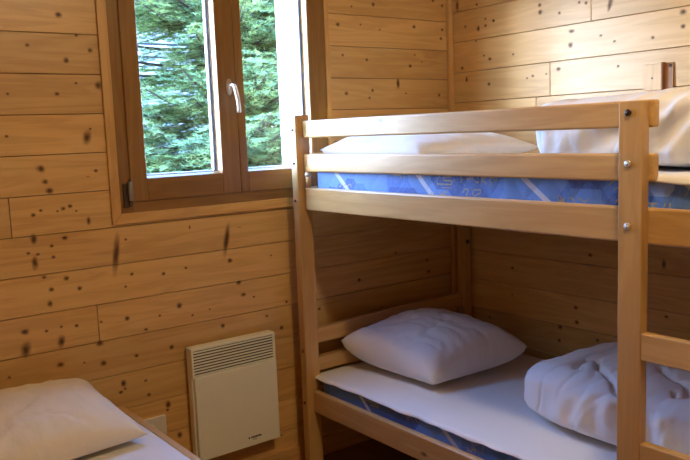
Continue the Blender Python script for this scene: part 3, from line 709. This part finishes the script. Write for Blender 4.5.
# curly stitch lines on the lower duvet (world x,y)
def curl(cx, cy, r, a0, a1, n=14, ax=1, ay=1): return [Vector((cx + r * ax * math.cos(a0 + (a1 - a0) * i / n), cy + r * ay * math.sin(a0 + (a1 - a0) * i / n))) for i in range(n + 1)]
CURLS = []
def s_curve(ox, oy, s, m=1):
    # an S-shaped stitched scroll
    c1 = curl(ox, oy, .055 * s, PI * 1.5, PI * .1, 12); c2 = curl(ox + .11 * s * m, oy + .03, .06 * s, PI * 1.1, PI * 2.15, 12)
    return c1 + c2
for ox, oy in ((-.60, -1.03), (-.60, -1.29), (-.60, -1.56), (-.60, -1.80), (-.36, -1.48), (-.36, -1.74), (-.16, -1.10), (-.16, -1.38), (-.16, -1.65)):
    CURLS.append(s_curve(ox + random.uniform(-.02, .02), oy + random.uniform(-.02, .02), random.uniform(.85, 1.15)))
CURLS = [c for c in CURLS if not (c[0].x < -.5 and c[0].y > -1.62)]
C1 = [(-.60, -1.13), (-.56, -1.10), (-.49, -1.095), (-.47, -1.12), (-.55, -1.17), (-.58, -1.222), (-.63, -1.278), (-.67, -1.31), (-.69, -1.34)]
C2 = [(-.42, -1.31), (-.452, -1.334), (-.508, -1.40), (-.517, -1.442), (-.561, -1.484), (-.618, -1.498), (-.626, -1.479), (-.60, -1.46)]
CURLS.append([Vector(v) for v in C1]); CURLS.append([Vector(v) for v in C2])
def quilt_low(x, y, z, n):
    if z < .46 : return 0
    p = Vector((x, y)); d = 9
    for c in CURLS:
        if (c[0] - p).length > .4: continue
        for a, b in zip(c, c[1:]):
            q = seg_dist(p, a, b)
            if q < d: d = q
    w = min(1, max(0, (z - .46) / .05))
    g = .018 * math.exp(-(d / .008) ** 2) * w + .006 * math.exp(-(d / .03) ** 2) * w
    # puckers across the seam
    return g
def wr_low(x, y, z, n):
    side = 1 - abs(n.z); t = y * 1.0
    r = .010 * side * math.sin(62 * (y + .35 * (z - .4)) + 5 * nz(y * 5, z * 6, 2.2)) * max(0, .35 + nz(y * 4, z * 3, 7))
    r += .012 * side * nz(y * 5.5 + z * 3, z * 2.5, 4.4)
    return r + .003 * math.sin(70 * x + 40 * y + 5 * nz(x * 8, y * 8, 1)) * (1 - side) * max(0, nz(x * 5, y * 5, 9))
duvet('duvet', -.725, -.105, -1.97, -.915, .4025, .200, quilt_low, wr_low, 'puffy white quilted duvet folded on the lower bunk, beside the ladder', 3.0, tilt=-.07, p=4.6, nx=120, ny=180)
def quilt_up(x, y, z, n): return 0
def wr_up(x, y, z, n):
    # folds fanning out from a gathered point on the front face
    side = 1 - max(0, n.z) * .75; a = math.atan2(z - 1.56, y + 1.78)
    rr = math.hypot(z - 1.56, y + 1.78)
    r = .015 * side * math.sin(26 * a + 3.0 * nz(y * 4, z * 4, 3)) * min(1, rr / .1) * math.exp(-max(0, rr - .35) / .35)
    r += .006 * side * math.sin(85 * (y + .25 * z) + 5 * nz(y * 6, z * 5, 5)) * max(0, .5 + nz(y * 4, z * 4, 11))
    return r + .012 * nz(y * 3.5, z * 3, 8)
duvet('duvet', -.80, -.115, -1.97, -1.045, 1.2365, .205, quilt_up, wr_up, 'big white duvet folded on the upper bunk, behind the guard rails', 6.0, tilt=-.01, p=5.0, nx=90, ny=160)

# ------------------------------------------------------------------ left single bed
SB = thing('single_bed', (-2.145, -1.03, 0), 'low pine single bed at left, only its corner and right side rail showing', 'bed')
def sp(name, a, b, g, bev=.004):
    mb = MB(); mb.box(a, b, bev, g, 0, .35, 3); mb.build(name, M['bed'], SB)
sp('side_rail', (-1.711, -1.98, .33), (-1.686, -.050, .452), 1); sp('side_rail', (-2.605, -1.98, .33), (-2.58, -.050, .452), 1)
sp('headboard', (-2.58, -.050, .25), (-1.7115, -.026, .452), 0); sp('footboard', (-2.58, -1.98, .25), (-1.7115, -1.955, .452), 0)
for x in (-1.756, -2.580):
    for y in (-.096, -1.953): sp('leg', (x, y, 0), (x + .044, y + .044, .40), 2)
for x in (-1.735, -2.58): sp('slat_bearer', (x, -1.90, .335), (x + .0235, -.10, .355), 1, .001)
for i in range(12):
    y = -.18 - i * .15; sp('slat', (-2.578, y - .035, .3555), (-1.7125, y + .035, .370), 0, .001)
# its mattress and sheet
mo = mattress('mattress', -2.575, -1.716, -1.95, -.054, .3705, .448, 'thin mattress of the left single bed, under a white sheet')
def Pl(u, v):
    x = -2.57 + .852 * u; y = -1.94 + 1.882 * v
    e = max(0, (u - .965) / .035); e2 = max(0, (v - .98) / .02)
    z = .4515 + .003 * (1 + nz(x * 5, y * 5, 3)) + .002 * (1 + nz(x * 13, y * 11, 8)) + .006 * math.exp(-((x + 1.77 + .1 * (y + .4)) / .02) ** 2) * max(0, .4 + nz(y * 3, 0, 1))
    return Vector((x, y, z - .010 * e ** 2 * 0))
so = grid_obj('bed_sheet', Pl, 70, 120, M['sheet'], .0012); shift_origin(so, (-2.14, -1.0, .45)); tag(so, 'white sheet on the left single bed, beside its rail', 'sheet')
pillow('pillow', [(-2.42, -.055, .08), (-1.800, -.050, .072), (-1.76, -.455, -.005), (-2.36, -.52, -.01)], .4615, .140, 'white pillow with warm light in its colour, on the left single bed, against the window wall', None, 9.1, .011, .03).data.materials[0] = M['cream']  # cream tint stands for warm light on this pillow

# ------------------------------------------------------------------ added lamp and outdoors
CL = thing('added_ceiling_lamp', (-1.40, -1.95, ZC), 'unseen ceiling lamp added for warm fill light in the middle of the room', 'lamp')
mb = MB(); mb.cyl((-1.40, -1.95, ZC - .0115), (0, 0, 1), .09, .022, 32, bev=.003); mb.build('added_lamp_base', M['white'], CL)  # unseen lamp, added to fill the room with warm light
lm, lnt, lb = new_mat('added_lamp_glass'); lb.inputs['Base Color'].default_value = (.9, .88, .8, 1)
lb.inputs['Emission Color'].default_value = (1, .80, .50, 1); lb.inputs['Emission Strength'].default_value = LAMP
mb = MB(); mb.sphere((-1.40, -1.95, ZC - .065), .085, (1, 1, .55), seg=24); mb.build('added_lamp_shade', lm, CL)

# ground
mb = MB(); mb.box((-30, .3, -.9), (45, 60, -.6)); g = mb.build('ground', M['grass']); g['kind'] = 'structure'
# white clad house far behind the trees
HO = thing('house', (5.0, 15.5, -.6), 'white clad house with dark horizontal joints, far behind the spruce branches', 'house')
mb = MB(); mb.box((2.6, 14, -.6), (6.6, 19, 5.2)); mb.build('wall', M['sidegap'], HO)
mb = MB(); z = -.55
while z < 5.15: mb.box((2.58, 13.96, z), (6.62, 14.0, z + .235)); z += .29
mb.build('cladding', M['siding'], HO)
mb = MB(); mb.face([(2.2, 13.6, 5.15), (7, 13.6, 5.15), (7, 16.5, 7.4), (2.2, 16.5, 7.4)]); mb.face([(2.2, 19.4, 5.15), (2.2, 16.5, 7.4), (7, 16.5, 7.4), (7, 19.4, 5.15)])
mb.face([(2.6, 14, 5.2), (2.6, 16.5, 7.2), (2.6, 19, 5.2)]); mb.face([(6.6, 14, 5.2), (6.6, 19, 5.2), (6.6, 16.5, 7.2)]); mb.build('roof', M['roof'], HO)

def spruce(x, y, h, r, seed, label, n_br, zlo, zhi, group=None, nl=.030, mat='needle', dens=1.0):
    rnd = random.Random(seed)
    T = thing('spruce_tree', (x, y, -.6), label, 'tree', group)
    mb = MB(); mb.tube([(x, y, -.6), (x + .03, y, h * .3), (x, y + .02, h * .65), (x, y, h)], [.13, .10, .06, .01], 12); mb.build('trunk', M['bark'], T)
    bb = MB(); nb = MB()
    def needles(a, b, dens_):
        d = b - a; ln = d.length; t = d.normalized(); s = t.cross(Vector((0, 0, 1)))
        if s.length < .1: s = Vector((1, 0, 0))
        s.normalize(); u = s.cross(t); k = max(2, int(ln * 150 * dens_))
        for i in range(k):
            p = a + d * (i / k); sd = 1 if i % 2 else -1; an = rnd.uniform(-.5, .9)
            dirn = (t * .75 + s * sd * math.cos(an) + u * math.sin(an)).normalized(); L_ = nl * rnd.uniform(.7, 1.2)
            w = t * .0055
            nb.face([p - w, p + w, p + dirn * L_ + w * .3], mi=0, tone=rnd.random())
    for k in range(n_br):
        z = zlo + (zhi - zlo) * rnd.random(); ln = r * (1 - (z / h) * .75) * rnd.uniform(.75, 1.1); a = rnd.uniform(0, 2 * PI)
        if not (PI < a < 2 * PI) and rnd.random() < .6: a = -a      # more branches on the side that faces the hut
        dx, dy = math.cos(a), math.sin(a); P0 = Vector((x, y, z)); pts = []
        dr = rnd.uniform(.05, .35)
        for i in range(7):
            u = i / 6; pts.append(P0 + Vector((dx * ln * u, dy * ln * u, -dr * ln * u * (1.6 - u) + .12 * ln * u * u)))
        bb.tube(pts, [.016 * (1 - i / 7) + .003 for i in range(7)], 5)
        side = Vector((-dy, dx, 0))
        m = int(12 * dens)
        for q in range(2, m + 1):
            u = q / m; idx = min(5, int(u * 6)); p = pts[idx].lerp(pts[idx + 1], u * 6 - idx)
            for sd in (-1, 1):
                l2 = ln * .36 * (1.15 - u) + .06; e = p + (side * sd * rnd.uniform(.7, 1) + Vector((dx, dy, 0)) * rnd.uniform(.4, .8) + Vector((0, 0, rnd.uniform(-.35, .05)))) * l2
                bb.tube([p, e], [.004, .0015], 3, cap=False); needles(p, e, dens)
                for w_ in (.35, .65, .85):
                    c = p.lerp(e, w_); e2 = c + (Vector((dx, dy, 0)) * .7 + side * sd * rnd.uniform(-.3, .7) + Vector((0, 0, rnd.uniform(-.3, .1)))) * l2 * .42
                    needles(c, e2, dens)
        needles(pts[2], pts[6], dens)
    bb.build('branches', M['bark'], T); nb.build('foliage', M[mat], T)
    return T
spruce(.62, 3.25, 5.6, 1.9, 5, 'pale green spruce standing close outside the window, nearest of all', 380, .3, 3.6, None, .042)
spruce(5.7, 10.4, 8.5, 2.4, 11, 'blue-green spruce further back outside, seen mostly through the right pane', 200, .0, 6.5, None, .08, 'needle', .8)
spruce(3.25, 6.5, 4.6, 1.3, 14, 'middle-sized spruce outside, second nearest, behind the white side board', 220, .0, 4.0, None, .06, 'needle', .9)
spruce(1.2, 10.1, 3.4, 1.9, 12, 'low spruce outside in front of the house, seen low in the left pane', 200, .0, 3.0, None, .07, 'needle', .8)
spruce(11.6, 21, 12, 4.0, 21, 'tall far spruce beyond the house corner, behind the other trees', 170, 0, 10, None, .18, 'needle', .6)

# ------------------------------------------------------------------ light
w = bpy.data.worlds.new('World'); bpy.context.scene.world = w; w.use_nodes = True; nt = w.node_tree
bg = nt.nodes['Background']; tc = nt.nodes.new('ShaderNodeTexCoord'); sp_ = nt.nodes.new('ShaderNodeSeparateXYZ'); L(nt, tc.outputs['Generated'], sp_.inputs[0])
r = ramp(nt, sp_.outputs[2], [(0, (.58, .75, 1.0)), (.25, (.25, .48, 1.0)), (1, (.12, .33, 1.0))]); 
dt = nt.nodes.new('ShaderNodeVectorMath'); dt.operation = 'DOT_PRODUCT'; L(nt, tc.outputs['Generated'], dt.inputs[0]); dt.inputs[1].default_value = tuple(Vector((-.89, .44, .12)).normalized())
g1 = mathn(nt, 'MAXIMUM', dt.outputs['Value'], vb=0.0); g1 = mathn(nt, 'POWER', g1, vb=7.0); g1 = mathn(nt, 'MULTIPLY', g1, vb=GLOW)
gm = nt.nodes.new('ShaderNodeVectorMath'); gm.operation = 'SCALE'; gm.inputs[0].default_value = (.93, .97, 1); L(nt, g1, gm.inputs['Scale'])
ga = nt.nodes.new('ShaderNodeVectorMath'); ga.operation = 'ADD'; L(nt, r.outputs[0], ga.inputs[0]); L(nt, gm.outputs[0], ga.inputs[1])
L(nt, ga.outputs[0], bg.inputs['Color']); bg.inputs['Strength'].default_value = SKY
sd = bpy.data.lights.new('sun', 'SUN'); sd.energy = SUN; sd.angle = math.radians(8); sd.color = (.86, .93, 1)
so_ = bpy.data.objects.new('sun', sd); C.objects.link(so_)
az = Vector((.91, -.41, -.10)).normalized(); so_.rotation_euler = az.to_track_quat('-Z', 'Y').to_euler()
pl = bpy.data.lights.new('window_portal', 'AREA'); pl.shape = 'RECTANGLE'; pl.size = .94; pl.size_y = 1.0; pl.cycles.is_portal = True
po = bpy.data.objects.new('window_portal', pl); po.location = (-1.176, .065, 1.6); po.rotation_euler = (-PI / 2, 0, 0); C.objects.link(po)

# ------------------------------------------------------------------ camera
cam = bpy.data.cameras.new('camera'); co = bpy.data.objects.new('camera', cam); C.objects.link(co)
yaw, pitch, roll = 0.645277, 0.126095, -0.038547
fwd = Vector((math.sin(yaw) * math.cos(pitch), math.cos(yaw) * math.cos(pitch), -math.sin(pitch)))
r0 = Vector((math.cos(yaw), -math.sin(yaw), 0)); u0 = r0.cross(fwd)
rt = r0 * math.cos(roll) + u0 * math.sin(roll); up = -r0 * math.sin(roll) + u0 * math.cos(roll)
R = Matrix((rt, up, -fwd)).transposed().to_4x4(); R.translation = Vector((-2.6034, -2.5929, 1.3616)); co.matrix_world = R
cam.sensor_width = 36; cam.lens = 769.506 * 36 / 690; cam.clip_start = .02; cam.clip_end = 200
sc = bpy.context.scene; sc.camera = co
sc.view_settings.view_transform = 'Standard'; sc.view_settings.look = 'None'; sc.view_settings.gamma = 1; sc.view_settings.exposure = EXPOSURE
sc.view_settings.use_curve_mapping = False
sc.cycles.max_bounces = 10; sc.cycles.diffuse_bounces = 6; sc.cycles.transparent_max_bounces = 16
